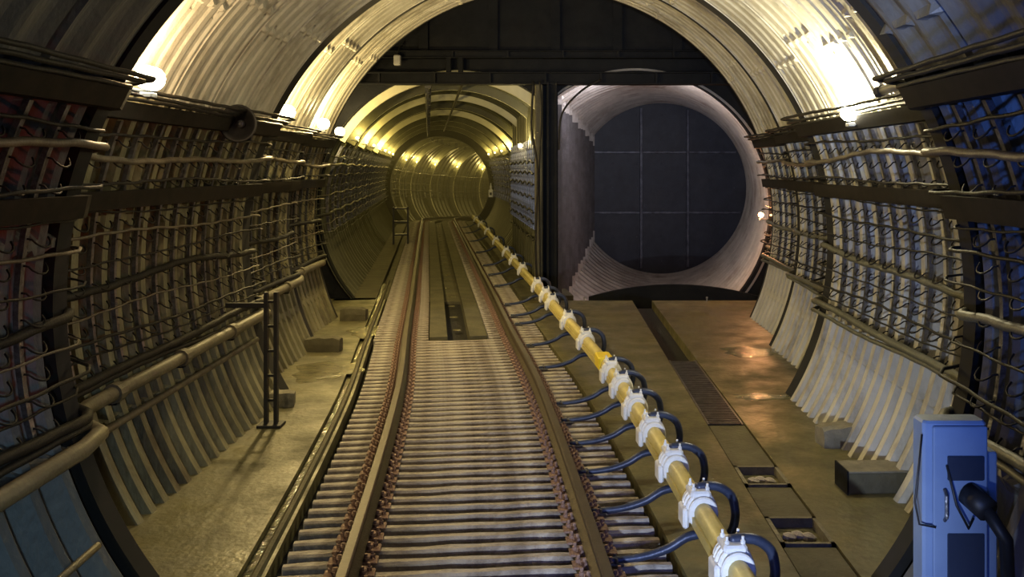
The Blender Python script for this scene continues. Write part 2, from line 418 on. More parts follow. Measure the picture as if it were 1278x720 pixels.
struct('wall_stub', right_lining(), [M['lining_right'], M['boarding']], label='ribbed grey lining of the blind right-hand tunnel')
bd = thing('steel_bulkhead', 'large round blue-black steel plate closing the right tunnel', 'bulkhead', (rt_cx(YE), YE, 2.0))
mb = MB(); mb.lathe([(2.86, 0), (2.86, .1)], (0, 0, 0), (0, 1, 0), 72); mb.build('plate', M['disc'], bd)
for x in (-.67, .86):
    hh = math.sqrt(2.72**2-x*x); mb = MB(); mb.box(x-.045, x+.045, -.09, 0, -hh, hh, .01); mb.build('stiffener', M['discrib'], bd)
for z in (-.80, 1.18):
    hh = math.sqrt(2.72**2-z*z); mb = MB(); mb.box(-hh, hh, -.07, 0, z-.04, z+.04, .01); mb.build('stiffener', M['discrib'], bd)
mb = MB()
for i in range(7):
    for j in range(7):
        x, z = -2.4+i*.8, -2.4+j*.8
        if x*x+z*z < 6.6: mb.lathe([(.03, 0), (.03, .02), (.015, .03)], (x, 0, z), (0, -1, 0), 8)
mb.build('rivets', M['discrib'], bd)

# ---------------------------------------------------------------- chamber end wall with two openings
def end_wall():
    import bmesh
    bm = bmesh.new()
    def loop(pts):
        vs = [bm.verts.new((x, 0, z)) for x, z in pts]
        return [bm.edges.new((vs[i], vs[(i+1) % len(vs)])) for i in range(len(vs))]
    E = []
    E += loop([(-.25+4.95*math.cos(a), CZ+4.95*math.sin(a)) for a in np.linspace(0, 2*PI, 97)[:-1]])
    pts = [(-1.95+2.78*math.cos(a), 1.85+2.78*math.sin(a)) for a in np.linspace(0, 2*PI, 73)[:-1]]
    pts = [(min(x, -.30), z) for x, z in pts]
    def dedupe(ps):
        o = []
        for q in ps:
            if not o or math.hypot(q[0]-o[-1][0], q[1]-o[-1][1]) > 1e-3: o.append(q)
        return o
    E += loop(dedupe(pts))
    pts = [(1.65+2.75*math.cos(a), 1.85+2.75*math.sin(a)) for a in np.linspace(PI, 3*PI, 73)[:-1]]
    pts = [(max(x, .10), min(z, 4.36)) for x, z in pts]
    E += loop(dedupe(pts))
    bmesh.ops.triangle_fill(bm, use_beauty=True, edges=E)
    # drop any triangles lying in the openings
    bad = []
    for f in bm.faces:
        c = f.calc_center_median()
        if (math.hypot(c.x+1.95, c.z-1.85) < 2.74 and c.x < -.31) or (math.hypot(c.x-1.65, c.z-1.85) < 2.71 and c.x > .11 and c.z < 4.35): bad.append(f)
    bmesh.ops.delete(bm, geom=bad, context='FACES')
    r = bmesh.ops.extrude_face_region(bm, geom=list(bm.faces))
    bmesh.ops.translate(bm, verts=[v for v in r['geom'] if isinstance(v, bmesh.types.BMVert)], vec=(0, .16, 0))
    bmesh.ops.recalc_face_normals(bm, faces=bm.faces)
    me = bpy.data.meshes.new('wall_end'); bm.to_mesh(me); bm.free(); me.materials.append(M['dark'])
    o = bpy.data.objects.new('wall_end', me); C.objects.link(o); o.location = (0, Y0-.1, 0); o['kind'] = 'structure'
    return o
end_wall()
def beam(name, x0, x1, z0, z1, y0, y1, m, label, cat, ibeam=True):
    t = thing(name, label, cat, ((x0+x1)/2, (y0+y1)/2, z0)); cx, cy = (x0+x1)/2, (y0+y1)/2
    h = z1-z0; W = (x1-x0)/2; dd = (y1-y0)/2
    if W > h/2 and ibeam:
        a = MB(); a.box(-W, W, -dd*.3, dd*.3, h*.1, h*.9); a.build('web', m, t)
        for z in (0, h*.9):
            b = MB(); b.box(-W, W, -dd, dd, z, z+h*.1); b.build('flange', m, t)
        for i in range(int(W*2/1.1)):
            x = -W+.5+i*1.1; b = MB(); b.box(x-.02, x+.02, -dd*.9, -dd*.3, h*.1, h*.9); b.build('stiffener', m, t)
    else:
        a = MB(); a.box(-W, W, -dd*.3, dd*.3, 0, h); a.build('web', m, t)
        for s in (-1, 1):
            b = MB(); b.box(s*W-.02*s-.02, s*W-.02*s+.02, -dd, dd, 0, h); b.build('flange', m, t)
    return t
beam('crossbeam', -3.95, 3.75, 4.30, 4.54, 17.45, 17.75, M['dark'], 'heavy dark steel crossbeam over both tunnel mouths', 'beam')
beam('crossbeam', -3.6, 3.55, 4.83, 4.97, 17.5, 17.75, M['dark'], 'thinner dark steel crossbeam higher on the end wall', 'beam')
beam('steel_column', -.12, .08, -.05, 4.34, 17.42, 17.72, M['dark'], 'dark steel column standing between the two tunnel mouths', 'column')
for x, s in ((-2.08, 'left'), (-1.84, 'right')):
    t = thing('strut', 'short dark strut above the left tunnel mouth, the %s of a pair' % s, 'strut', (x, 17.6, 4.54))
    a = MB(); a.box(-.05, .05, -.05, .05, 0, .30, .01); a.build('post', M['dark'], t)
for i, x in enumerate((-2.6, -1.2, .05, 1.3, 2.5)):
    t = MB(); t.box(-.04, .04, -.08, .0, 0, [1.1, 1.35, 1.45, 1.3, .95][i]); t.box(-.09, .09, -.10, -.08, 0, [1.1, 1.35, 1.45, 1.3, .95][i])
    o = t.build('wall_stiffener', M['dark']); o.location = (x, Y0-.1, 4.98)
    tag(o, 'dark upright stiffener on the upper end wall, %s from the left' % (['first', 'second', 'third', 'fourth', 'fifth'][i]), 'stiffener')
# concrete jambs beside the column
a = MB(); a.box(-.36, -.20, 17.50, 17.78, -.05, 4.30, .02); tag(a.build('jamb', M['cover']), 'narrow concrete jamb at the right of the left tunnel mouth', 'jamb')
# dark arched plate put in for the shadow at the right tunnel mouth
import math as _m
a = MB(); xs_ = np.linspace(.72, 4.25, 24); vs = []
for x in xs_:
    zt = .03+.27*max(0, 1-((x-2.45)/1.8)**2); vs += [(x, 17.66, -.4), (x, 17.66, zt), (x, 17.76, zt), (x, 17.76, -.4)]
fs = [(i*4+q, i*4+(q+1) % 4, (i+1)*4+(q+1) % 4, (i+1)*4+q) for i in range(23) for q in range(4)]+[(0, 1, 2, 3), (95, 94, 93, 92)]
a.add(vs, fs); tag(a.build('shadow_plate', M['dark']), 'low dark arched plate standing in for the shadow across the bottom of the right tunnel mouth', 'shadow plate')
# ---------------------------------------------------------------- track
def rail_profile():
    return [(-.065, .05), (-.065, .062), (-.012, .078), (-.010, .155), (-.034, .165), (-.036, .192), (-.028, .202), (.028, .202), (.036, .192), (.034, .165), (.010, .155), (.012, .078), (.065, .062), (.065, .05)]
G = .79
for s, nm in ((-1, 'left'), (1, 'right')):
    t = thing('running_rail', 'brown steel running rail, the %s one of the track' % nm, 'rail', (0, 0, 0))
    a = MB(); a.sweep(frames(.2, ts[-1]-.2, .25, s*G), rail_profile()); a.build('rail_web', M['rail'], t)
    a = MB(); a.sweep(frames(.2, ts[-1]-.2, .25, s*G), [(-.034, .196), (-.028, .2045), (.028, .2045), (.034, .196)]); a.build('rail_head', M['rail_top'], t)

def plate_mb(cx):
    a = MB(); a.box(cx-.16, cx+.16, -.055, .055, .034, .050, .004)
    for dx in (-.12, -.085, .085, .12):
        for dy in ((-.03,) if abs(dx) < .1 else (.025,)):
            a.lathe([(.02, 0), (.02, .022), (.012, .024), (.012, .05)], (cx+dx, dy, .050), (0, 0, 1), 6)
    for dx in (-.09, .09): a.box(cx+dx-.02, cx+dx+.02, -.03, .03, .050, .078, .006)
    return a
def sleeper_mesh(x0, x1, seed):
    rnd = random.Random(seed); a = MB(); n = 14; prof = []
    w_ = .040
    sec = [(-w_, -.13), (-w_, .020), (-w_+.014, .034), (w_-.014, .034), (w_, .020), (w_, -.13)]
    vs = []; fs = []
    for i in range(n+1):
        x = x0+(x1-x0)*i/n; j = rnd.uniform(-.006, .006); k = rnd.uniform(.88, 1.04)
        if i in (0, n): k *= .9
        for yy, zz in sec: vs.append((x, yy*k+j, zz+(rnd.uniform(-.005, .004) if zz > 0 else 0)))
    for i in range(n):
        for q in range(6):
            r_ = (q+1) % 6; fs.append((i*6+q, i*6+r_, (i+1)*6+r_, (i+1)*6+q))
    fs += [(5, 4, 3, 2, 1, 0), tuple(range(n*6, n*6+6))]
    return a.add(vs, fs)
SL = 'long worn sleeper in the closely laid near stretch of track'
protos = []
def make_sleeper(x0, x1, plates, label, group, seed):
    t = thing('sleeper', label, 'sleeper', (0, 0, 0), 0, group)
    sleeper_mesh(x0, x1, seed).build('timber', M['sleeper'], t)
    for c in plates: plate_mb(c).build('tie_plate', M['rust'], t)
    return t
full = [make_sleeper(-1.24, 1.28, (-G, G), SL, 'long sleepers in the near stretch', i) for i in range(5)]
used = set()
def lay(pro, k, s, off=0):
    p, d = track(s, off); pr = pro[k % len(pro)]
    if id(pr) in used: o = copy_tree(pr)
    else: o = pr; used.add(id(pr))
    o.location = (p[0], p[1], 0); o.rotation_euler = (0, 0, math.atan2(-d[0], d[1])+random.uniform(-.006, .006)); return o
s = s_of_y(3.6); k = 0
while s < s_of_y(13.35):
    lay(full, random.randrange(5) if k > 8 else k, s); s += .187; k += 1
stubs = {}
for side in (-1, 1):
    x0, x1 = (-1.28, -.46) if side < 0 else (.46, 1.30)
    stubs[side] = [make_sleeper(x0, x1, (side*G,), 'short sleeper block under the %s rail beyond the long sleepers' % ('left' if side < 0 else 'right'), 'short sleeper blocks under the %s rail' % ('left' if side < 0 else 'right'), 10+i) for i in range(3)]
s = s_of_y(13.5); k = 0
while s < s_of_y(13.5)+34:
    for side in (-1, 1): lay(stubs[side], k, s)
    s += .20 if s < s_of_y(Y0)+6 else .45
    k += 1
# raised concrete strips and the ditch between the rails
s0 = s_of_y(13.5); s1 = ts[-1]-.5
for s_, nm in ((-1, 'left'), (1, 'right')):
    a = MB(); a.sweep(frames(s0, s1, .4), [(s_*.17, -.13), (s_*.17, .05), (s_*.44, .05), (s_*.44, -.13)])
    tag(a.build('bed_slab', M['strip']), 'raised concrete strip on the %s of the ditch between the rails' % nm, 'slab')
for i in range(24):
    p, d = track(s0+1.2+i*1.3); a = MB(); r = .06+.04*random.random()
    a.lathe([(r, 0), (r*.9, .006), (r*.3, .01)], (0, 0, 0), (0, 0, 1), 12)
    o = a.build('puddle', M['water']); o.location = (p[0]+random.uniform(-.03, .03), p[1], -.069); tag(o, 'small glinting puddle in the ditch between the rails', 'puddle', 'puddles in the ditch between the rails')

# ---------------------------------------------------------------- contact rail
CP = [(905, 703), (872, 633), (844, 580), (820, 538), (797, 507), (777.5, 482), (760, 464), (731, 425), (709, 401), (688.5, 378), (681, 369), (669, 357), (653, 337), (642, 325), (632.6, 315), (619, 301), (609, 289)]
cz_ = .40; H = EYE-cz_
cw = [((x-690)*H/(y-212), FPX*H/(y-212)) for x, y in CP]
# smooth the line of the rail
yy = np.array([c[1] for c in cw]); xx = np.array([c[0] for c in cw]); off = xx-np.array([trackx(y) for y in yy]); co = np.polyfit(yy, off, 3)
def crx(y): return trackx(y)+float(np.polyval(co, min(y, 30)))
ysr = list(np.arange(2.5, 42, .25))
cr = thing('contact_rail', 'yellow covered contact rail running along the right of the track', 'contact rail', (0, 0, 0))
fr = []
for i, y in enumerate(ysr):
    d = Vector((crx(y+.1)-crx(y-.1), .2)).normalized(); fr.append(((crx(y), y), (d.y, -d.x)))
prof = [(.062*math.cos(a)*(1.0 if math.sin(a) > -.3 else .96), cz_+.062*math.sin(a)*1.15) for a in np.linspace(-.9, PI+.9, 15)]
a = MB(); a.sweep(fr, prof); a.build('cover', M['yellow'], cr, smooth=True)
a = MB(); a.sweep(fr, [(-.075, cz_-.075), (-.075, cz_-.015), (-.062, cz_-.015), (-.062, cz_-.075)]); a.build('cover_skirt', M['yellow'], cr)
a = MB(); a.sweep(fr, [(-.03, cz_-.12), (-.03, cz_-.055), (.03, cz_-.055), (.03, cz_-.12)]); a.build('conductor', M['rail'], cr)
a = MB(); y = 10.1; dd = crx(y+.1)-crx(y-.1)
a.box(-.085, .085, -.16, .16, -.07, .085, .015, mat4=Matrix.Translation((crx(y), y, cz_)) @ Matrix.Rotation(-math.atan2(dd, .2), 4, 'Z')); a.build('joint_cover', M['yellow_bright'], cr)
def make_clamp(label, group):
    t = thing('rail_bracket', label, 'bracket', (0, 0, 0), 0, group)
    # arm: from the sleeper ends under the rail, up on the far side and over the top
    pts = [(-.62, 0, .07), (-.48, 0, .075), (-.34, 0, .095), (-.2, 0, .14), (-.09, 0, .205), (.02, 0, .225), (.13, 0, .205), (.205, 0, .225), (.235, 0, .31), (.235, 0, .39), (.21, 0, .47), (.14, 0, .525), (.06, 0, .54), (-.02, 0, .53)]
    pts = [Vector(p) for p in pts]; sm = []
    for i in range(len(pts)-1):
        for q in range(3):
            u = q/3; a_, b_, c_, d_ = pts[max(i-1, 0)], pts[i], pts[i+1], pts[min(i+2, len(pts)-1)]
            sm.append(.5*((2*b_)+(c_-a_)*u+(2*a_-5*b_+4*c_-d_)*u*u+(3*b_-a_-3*c_+d_)*u**3))
    sm.append(pts[-1])
    a = MB(); a.tube(sm, [.020+.010*min(1, i/10) for i in range(len(sm))], 10); a.build('arm', M['blue_arm'], t, smooth=True)
    a = MB(); a.box(-.70, -.50, -.05, .05, .045, .066, .006)
    for x in (-.67, -.55):
        for y in (-.03, .03): a.lathe([(.015, 0), (.015, .02), (.008, .03)], (x, y, .066), (0, 0, 1), 6)
    a.build('foot_plate', M['steel'], t)
    # white insulator: three ribbed collars round the rail
    a = MB()
    for y, r in ((-.105, .098), (-.08, .080), (-.055, .106), (-.03, .084), (-.005, .110), (.02, .084), (.045, .106), (.07, .080), (.095, .096)):
        n = 18; w_ = .012; vs = []; fs = []
        for yy_, rr in ((y-w_, r*.93), (y-w_*.4, r), (y+w_*.4, r), (y+w_, r*.93)):
            for q in range(n):
                an = -PI*.24+(PI*1.48)*q/(n-1); vs.append((rr*math.cos(an), yy_, cz_+rr*math.sin(an)*1.08))
        for yy_ in (y-w_, y+w_):
            for q in range(n):
                an = -PI*.24+(PI*1.48)*q/(n-1); vs.append((.058*math.cos(an), yy_, cz_+.058*math.sin(an)*1.08))
        for L0, L1 in ((0, 1), (1, 2), (2, 3), (4, 0), (3, 5)):
            for q in range(n-1): fs.append((L0*n+q, L0*n+q+1, L1*n+q+1, L1*n+q))
        a.add(vs, fs)
    a.box(-.075, .06, -.085, .085, cz_+.085, cz_+.132, .014)
    for sx in (-.05, .04):
        for sy in (-.05, .05): a.lathe([(.014, 0), (.014, .02), (.008, .024), (.008, .045)], (sx, sy, cz_+.128), (0, 0, 1), 6)
    a.box(-.125, -.085, -.08, .08, cz_-.11, cz_+.02, .012)
    a.build('insulator', M['white'], t)
    a = MB(); a.box(-.035, .075, -.022, .022, cz_+.126, cz_+.152, .008); a.build('hook_plate', M['blue_arm'], t)
    return t
c0 = None
ys_c = [4.15]+[c[1] for c in cw]+[35.5, 39.0]
for i, y in enumerate(ys_c):
    lab = '%s white-collared bracket holding the yellow contact rail' % (ORD[i-1] if i else 'out-of-frame')
    if i == 1: lab = 'white-collared contact rail bracket nearest the bottom edge of the photo'
    if c0 is None: c0 = make_clamp(lab, 'contact rail brackets'); o = c0
    else: o = copy_tree(c0); o['label'] = lab if i < 2 else '%s from the bottom of the white-collared brackets on the yellow contact rail' % ORD[i-1]
    dd = crx(y+.1)-crx(y-.1); o.location = (crx(y), y, 0); o.rotation_euler = (0, 0, -math.atan2(dd, .2))
c0['label'] = 'white-collared contact rail bracket closest to the camera, cut by the bottom edge'

# ---------------------------------------------------------------- cables and their brackets on the chamber walls
def ring_geo(y):
    ks = [(-3, -.24, 2.85), (5.55, -.24, 2.85), (5.95, -.17, 3.35), (10.2, -.17, 3.35), (10.6, -.14, 3.76), (13.0, -.14, 3.76), (13.4, -.16, 4.02), (15.6, -.16, 4.02), (16.3, -.25, 4.55), (17.4, -.25, 4.62)]
    return np.interp(y, [k[0] for k in ks], [k[1] for k in ks]), np.interp(y, [k[0] for k in ks], [k[2] for k in ks])
def wallpt(side, y, z, inset):
    cx, R = ring_geo(y); R -= inset
    return (cx+side*math.sqrt(max(.1, R*R-(z-CZ)**2)), y, z)
def cable(side, z, r, m, label, inset=.10, sag=.02, y0=-1.0, y1=17.4, wav=.03, seed=0, name='cable', extra=None, group=None):
    rnd = random.Random(seed); ph = rnd.random()*6; pts = []; sag *= .5; wav *= .7
    for y in np.arange(y0, y1, .12):
        u = ((y+.12)/.48) % 1.0; zz = z-sag*math.sin(PI*u)+wav*math.sin(y*.9+ph)+wav*.5*math.sin(y*2.3+ph*2)
        pts.append(wallpt(side, y, zz, inset))
    if extra: pts += extra
    a = MB(); a.tube(pts, r, 7); o = a.build(name, m, smooth=True)
    return tag(o, label, 'cable', group)
def tunnel_tail(z, off):   # continuation of a left wall cable into the left tunnel
    out = []
    for s in np.arange(.8, 45, .5):
        p, d = tunnel_at(s); q = math.sqrt(max(.1, (2.62)**2-(z-1.85)**2))-off
        out.append((p[0]-d[1]*q, p[1]+d[0]*q, z-.02*math.sin(s*2.5)))
    return out
levels = [2.88, 2.72, 2.50, 2.28, 2.10, 1.92, 1.70, 1.52, 1.34, 1.20]
nth = ['topmost', 'second from the top', 'third from the top', 'fourth from the top', 'fifth from the top', 'sixth from the top', 'seventh from the top', 'eighth from the top', 'ninth from the top', 'lowest']
for side, nm in ((-1, 'left'), (1, 'right')):
    for i, z in enumerate(levels):
        thick = {1: .026, 6: .032}.get(i, .008 if i % 2 else .012)
        mt = M['cable']
        lab = 'black cable along the %s wall, %s' % (nm, nth[i])
        if i == 1: mt = M['cable_pale']; lab = 'thick pale dusty cable along the %s wall below the lamps' % nm
        if side > 0 and i == 6: mt = M['cable_grey']; lab = 'thick grey-green cable winding along the right wall at mid height'
        if side < 0 and i in (4, 7): mt = M['cable_pale']; lab = 'thin pale cable along the left wall, %s' % nth[i]
        cable(side, z, thick, mt, lab, inset=.07+.05*(i % 3), sag=.025, wav=.03 if i not in (1, 6) else .055, seed=i+20*side, extra=tunnel_tail(z, .02*(i % 3)) if side < 0 else None)
    # flat dark trough at mid height and the tray under the lamps
    for z0, z1, lab, ins in ((2.30, 2.44, 'wide dark cable trough along the %s wall at eye height' % nm, .13), (2.98, 3.10, 'dark cable tray under the lamps on the %s wall' % nm, .12)):
        a = MB(); vs = []; ysq = np.arange(-1, 17.2, .15)
        for y in ysq:
            p0 = wallpt(side, y, z0, ins); p1 = wallpt(side, y, z1, ins); q = side*.10
            vs += [p0, p1, (p1[0]+q, y, z1), (p0[0]+q, y, z0)]
        fs = [(i*4+q, i*4+(q+1) % 4, (i+1)*4+(q+1) % 4, (i+1)*4+q) for i in range(len(ysq)-1) for q in range(4)]
        a.add(vs, fs); tag(a.build('cable_trough', M['tray']), lab, 'cable trough')
    for j in range(3):
        cable(side, 3.12+.03*j, .016, M['cable'], 'thin black cable lying on the lamp tray of the %s wall, %s from the wall' % (nm, ['first', 'second', 'third'][j]), inset=.10+.05*j, sag=.01, seed=60+j, wav=.01)
    for j in range(2):
        cable(side, 1.08-.07*j, .036 if j == 0 else .022, M['cable_grey'] if side > 0 else M['cable'], '%s cable of the bundle under the brackets on the %s wall' % (['thick upper', 'thin lower'][j], nm), inset=.10, sag=.012, seed=70+j, wav=.025)
# lower pipe on the left wall
a = MB(); pts = [(wallpt(-1, y, .88+.008*(y), .14)) for y in np.arange(-1, 15.5, .3)]; a.tube(pts, .055, 12)
lp = thing('wall_pipe', 'grey-brown pipe running low along the left wall', 'pipe', (0, 0, 0)); a.build('pipe_run', M['pipe'], lp, smooth=True)
for y in (2.5, 4.2, 6.6, 7.8, 9.0, 10.9, 12.2, 13.9):
    p = wallpt(-1, y, .88+.008*y, .14); b = MB(); b.tube([(p[0], y-.05, p[2]), (p[0], y+.05, p[2])], .075, 12); b.build('collar', M['pipe'], lp)
    b = MB(); b.box(p[0]-.2, p[0]+.02, y-.025, y+.025, p[2]-.09, p[2]-.06); b.build('pipe_support', M['dark'], lp)
a = MB(); a.tube([wallpt(-1, y, .62+.01*y, .06) for y in np.arange(5.9, 9.9, .3)], .03, 8); tag(a.build('wall_pipe', M['cable_pale'], smooth=True), 'thin yellowish pipe below the larger pipe on the left wall', 'pipe')
a = MB(); a.tube([wallpt(-1, y, .28+.02*y, .05) for y in np.arange(2.5, 5.2, .3)], .022, 8); tag(a.build('wall_pipe', M['pipe'], smooth=True), 'thin dark pipe near the floor at the bottom left corner', 'pipe')

# vertical hanger strips with rows of cable hooks
def bracket(side, cx, R, y, label, group, split):
    t = thing('cable_hanger', label, 'cable hanger', (cx+side*R, y, 1.15), 0, group); L = Vector((cx+side*R, y, 1.15))
    def wp(z, ins, dy=0): q = R-ins; return Vector((cx+side*math.sqrt(q*q-(z-CZ)**2), y+dy, z))-L
    a = MB(); zs = np.linspace(1.02, 2.97, 14); vs = []; fs = []
    for z in zs: vs += [wp(z, .012, -.02), wp(z, .045, -.02), wp(z, .045, .02), wp(z, .012, .02)]
    for i in range(len(zs)-1):
        for q in range(4): fs.append((i*4+q, i*4+(q+1) % 4, (i+1)*4+(q+1) % 4, (i+1)*4+q))
    a.add(vs, fs); h = a
    for z in np.arange(1.12, 2.95, .155):
        if 2.28 < z < 2.46: continue
        hk = h if not split else MB()
        pts = [wp(z, .045)]+[wp(z-.055*math.sin(u), .06+.05*math.sin(u), .015+.085*(1-math.cos(u))) for u in np.linspace(.1, PI, 8)]
        hk.tube(pts, .0065, 5, mi=1 if not split else 0)
        if split: hk.build('hook', M['cable'], t, smooth=True)
    a.build('strip', [M['steel'], M['cable']], t)
    return t
for k, (y0, y1, cx, R, mt) in enumerate(RINGS[:4]):
    for side, nm in ((-1, 'left'), (1, 'right')):
        first = None; y = max(y0, 2.6)+.28
        step = .36
        while y < y1-.5:
            if first is None:
                first = bracket(side, cx, R, y, 'upright steel strip of cable hooks on the %s wall of the %s lining bay' % (nm, ['nearest dark', 'first lit', 'second lit', 'third lit'][k]), 'cable hangers on the %s wall, %s bay' % (nm, ['near', 'second', 'third', 'fourth'][k]), k <= 1)
                yf = y
            else:
                c = copy_tree(first); c.location.y = y
            y += step
# hangers and cables inside the left tunnel
def tun_hanger(side):
    t = thing('cable_hanger', 'rack of hooks in the left tunnel on its %s wall' % ('left' if side < 0 else 'right'), 'cable hanger', (0, 0, 0), 0, 'cable racks on the %s wall of the left tunnel' % ('left' if side < 0 else 'right'))
    a = MB(); b = MB(); R = 2.70
    def wp(z, ins, dy=0): q = R-ins; return (side*math.sqrt(q*q-(z-1.85)**2), dy, z)
    b = a; zs = np.linspace(1.3, 3.1, 10); vs = []; fs = []
    for z in zs: vs += [wp(z, 0, -.03), wp(z, .06, -.03), wp(z, .06, .03), wp(z, 0, .03)]
    for i in range(9):
        for q in range(4): fs.append((i*4+q, i*4+(q+1) % 4, (i+1)*4+(q+1) % 4, (i+1)*4+q))
    a.add(vs, fs)
    for z in np.arange(1.4, 3.1, .21): b.tube([wp(z, .04), wp(z-.03, .10), wp(z-.03, .16), wp(z+.03, .18)], .012, 5)
    a.build('strip', M['steel'], t)
    return t
for side in (-1, 1):
    pr = tun_hanger(side); first = True
    for s in np.arange(.9 if side < 0 else 9.0, 44, 1.1):
        (px, py), d = tunnel_at(s); o = pr if first else copy_tree(pr); first = False
        o.location = (px, py, 0); o.rotation_euler = (0, 0, math.atan2(-d[0], d[1]))
for i, z in enumerate((3.0, 2.8, 2.6, 2.35, 2.1, 1.9, 1.6)):
    pts = []
    for s in np.arange(7.4, 50, .4):
        p, d = tunnel_at(s); q = math.sqrt(2.58**2-(z-1.85)**2); pts.append((p[0]+d[1]*q, p[1]-d[0]*q, z-.03*math.sin(s*2.85)))
    a = MB(); a.tube(pts, .022, 6); tag(a.build('cable', M['cable'], smooth=True), 'black cable on the right wall of the left tunnel, %s' % nth[i], 'cable')
    pts = []
    for s in np.arange(.15, 7.1, .15):
        p, d = tunnel_at(s); q = 1.58+.15*s/7.2; pts.append((p[0]+d[1]*q, p[1]-d[0]*q, z-.35+.5*(z-2.2)*.3-.03*math.sin(s*5)))
    a = MB(); a.tube(pts, .020, 6); tag(a.build('cable', M['cable'], smooth=True), 'black cable on the flat wall inside the left tunnel mouth, %s' % nth[i], 'cable')
fr_ = None
for s in np.arange(.3, 7, .5):
    (px, py), d = tunnel_at(s)
    if fr_ is None:
        a = MB(); a.box(-.02, .02, -.02, .02, 0, 1.9)
        for z in np.arange(.1, 1.85, .2): a.tube([(-.01, 0, z), (-.06, 0, z-.03), (-.09, 0, z+.03)], .008, 5)
        fr_ = a.build('cable_hanger', M['steel']); tag(fr_, 'upright cable rack on the flat wall inside the left tunnel mouth', 'cable hanger', 'cable racks on the flat wall of the left tunnel'); o = fr_
    else: o = copy_tree(fr_)
    q = 1.60+.16*s/7.2; o.location = (px+d[1]*q, py-d[0]*q, 1.35); o.rotation_euler = (0, 0, math.atan2(-d[0], d[1]))
# ceiling cable with hangers
cc = thing('ceiling_line', 'dark hanger line running along the crown of the left tunnel', 'cable line', (0, 0, 0))
for off, r in ((-.55, .02), (-.62, .012)):
    pts = []
    for s in np.arange(.4, 40, .25):
        p, d = tunnel_at(s); u = (s/1.5) % 1; pts.append((p[0]+d[1]*off, p[1]-d[0]*off, 4.42-.10*math.sin(PI*u)-(.0 if r > .015 else .12)))
    a = MB(); a.tube(pts, r, 6); a.build('line', M['black'], cc, smooth=True)
for s in np.arange(.4, 38, 1.5):
    p, d = tunnel_at(s); a = MB(); q = (p[0]+d[1]*-.58, p[1]-d[0]*-.58)
    a.box(q[0]-.07, q[0]+.07, q[1]-.02, q[1]+.02, 4.28, 4.62, .005); a.build('hanger', M['black'], cc)
a = MB(); pts = []
for s in np.arange(.4, 24, .5):
    p, d = tunnel_at(s); pts.append((p[0]+d[1]*.15, p[1]-d[0]*.15, 4.44))
a.tube(pts, .035, 8); tag(a.build('conduit', M['tray'], smooth=True), 'dark conduit along the crown of the left tunnel', 'conduit')

# ---------------------------------------------------------------- lamps
def lamp(loc, wall_dir, mkey, color, power, label, r=.055, length=.14, radius=.05, group=None, cap=.02):
    t = thing('wall_lamp', label, 'lamp', loc, 0, group); wd = Vector(wall_dir).normalized()
    a = MB(); a.box(-.03, .03, -.05, .05, -.055-r, -.02-r, .005); a.tube([(0, 0, -.04-r), tuple(wd*.14+Vector((0, 0, -.04-r)))], .014, 6); a.build('bracket', M['fixture'], t)
    a = MB(); a.lathe([(.002, -length/2), (r*.7, -length/2+.02), (r, -length/4), (r, length/4), (r*.7, length/2-.02), (.002, length/2)], (0, 0, 0), (0, 1, 0), 14); a.build('bulb', M[mkey], t, smooth=True)
    d = bpy.data.lights.new('lamp_light', 'POINT'); d.color = color; d.energy = power; d.shadow_soft_size = radius
    o = bpy.data.objects.new('lamp_light', d); C.objects.link(o); o.parent = t; o.location = (-wd.x*.10, -wd.y*.10, r+.03)
    return t
W1 = (1.0, .74, .30); W2 = (1.0, .86, .50)
lamp((-2.90, 6.35, 3.26), (-1, 0, .2), 'bulb_white', (1, .66, .30), 60, 'bright lamp on the left wall nearest the camera, at the first step', .085, .24)
lamp((-3.30, 10.95, 3.32), (-1, 0, .2), 'bulb_white', W1, 230, 'second bright lamp along the left wall, beside the round horn', .085, .24)
lamp((-3.58, 13.75, 3.32), (-1, 0, .2), 'bulb_warm', W1, 210, 'third lamp along the left wall of the chamber', .085, .24)
lamp((-4.12, 17.05, 3.34), (-1, 0, .2), 'bulb_warm', W1, 80, 'lamp at the left edge of the left tunnel mouth', .085, .24)
lamp((2.75, 8.15, 3.13), (1, 0, .2), 'bulb_white', W2, 190, 'bright lamp on the right wall under the lit arch', .075, .24)
lamp((4.16, 17.62, 1.70), (1, 0, 0), 'bulb_orange', (1, .42, .16), 60, 'small orange lamp at the right edge of the right tunnel mouth', .05, .12)
tl = ['first', 'second', 'third', 'fourth', 'fifth', 'sixth', 'seventh', 'eighth', 'ninth', 'tenth', 'eleventh', 'twelfth', 'thirteenth', 'fourteenth', 'fifteenth', 'sixteenth', 'seventeenth', 'eighteenth']
for i, h in enumerate(HOOPS[1:17]):
    s = h-.30; (px, py), d = tunnel_at(s); q = 2.16; z = 3.32
    lamp((px-d[1]*q, py+d[0]*q, z), (-d[1], d[0], .2), 'bulb_far', (1, .74, .20), 26 if i < 7 else 50, '%s lamp down the left wall inside the left tunnel' % tl[i], .036, .10)
for i, h in enumerate([8.7, 12.0, 15.5, 19.0, 22.7]):
    s = h-.30; (px, py), d = tunnel_at(s); q = 2.16; z = 3.32
    lamp((px+d[1]*q, py-d[0]*q, z), (d[1], -d[0], .2), 'bulb_far', (1, .74, .20), 22, '%s lamp down the right wall inside the left tunnel' % tl[i], .034, .09)
(px, py), d = tunnel_at(2.0)
lamp((px+d[1]*1.50, py-d[0]*1.50, 3.15), (d[1], -d[0], .2), 'bulb_warm', (1, .80, .34), 32, 'lamp on the flat right wall just inside the left tunnel', .05, .14)
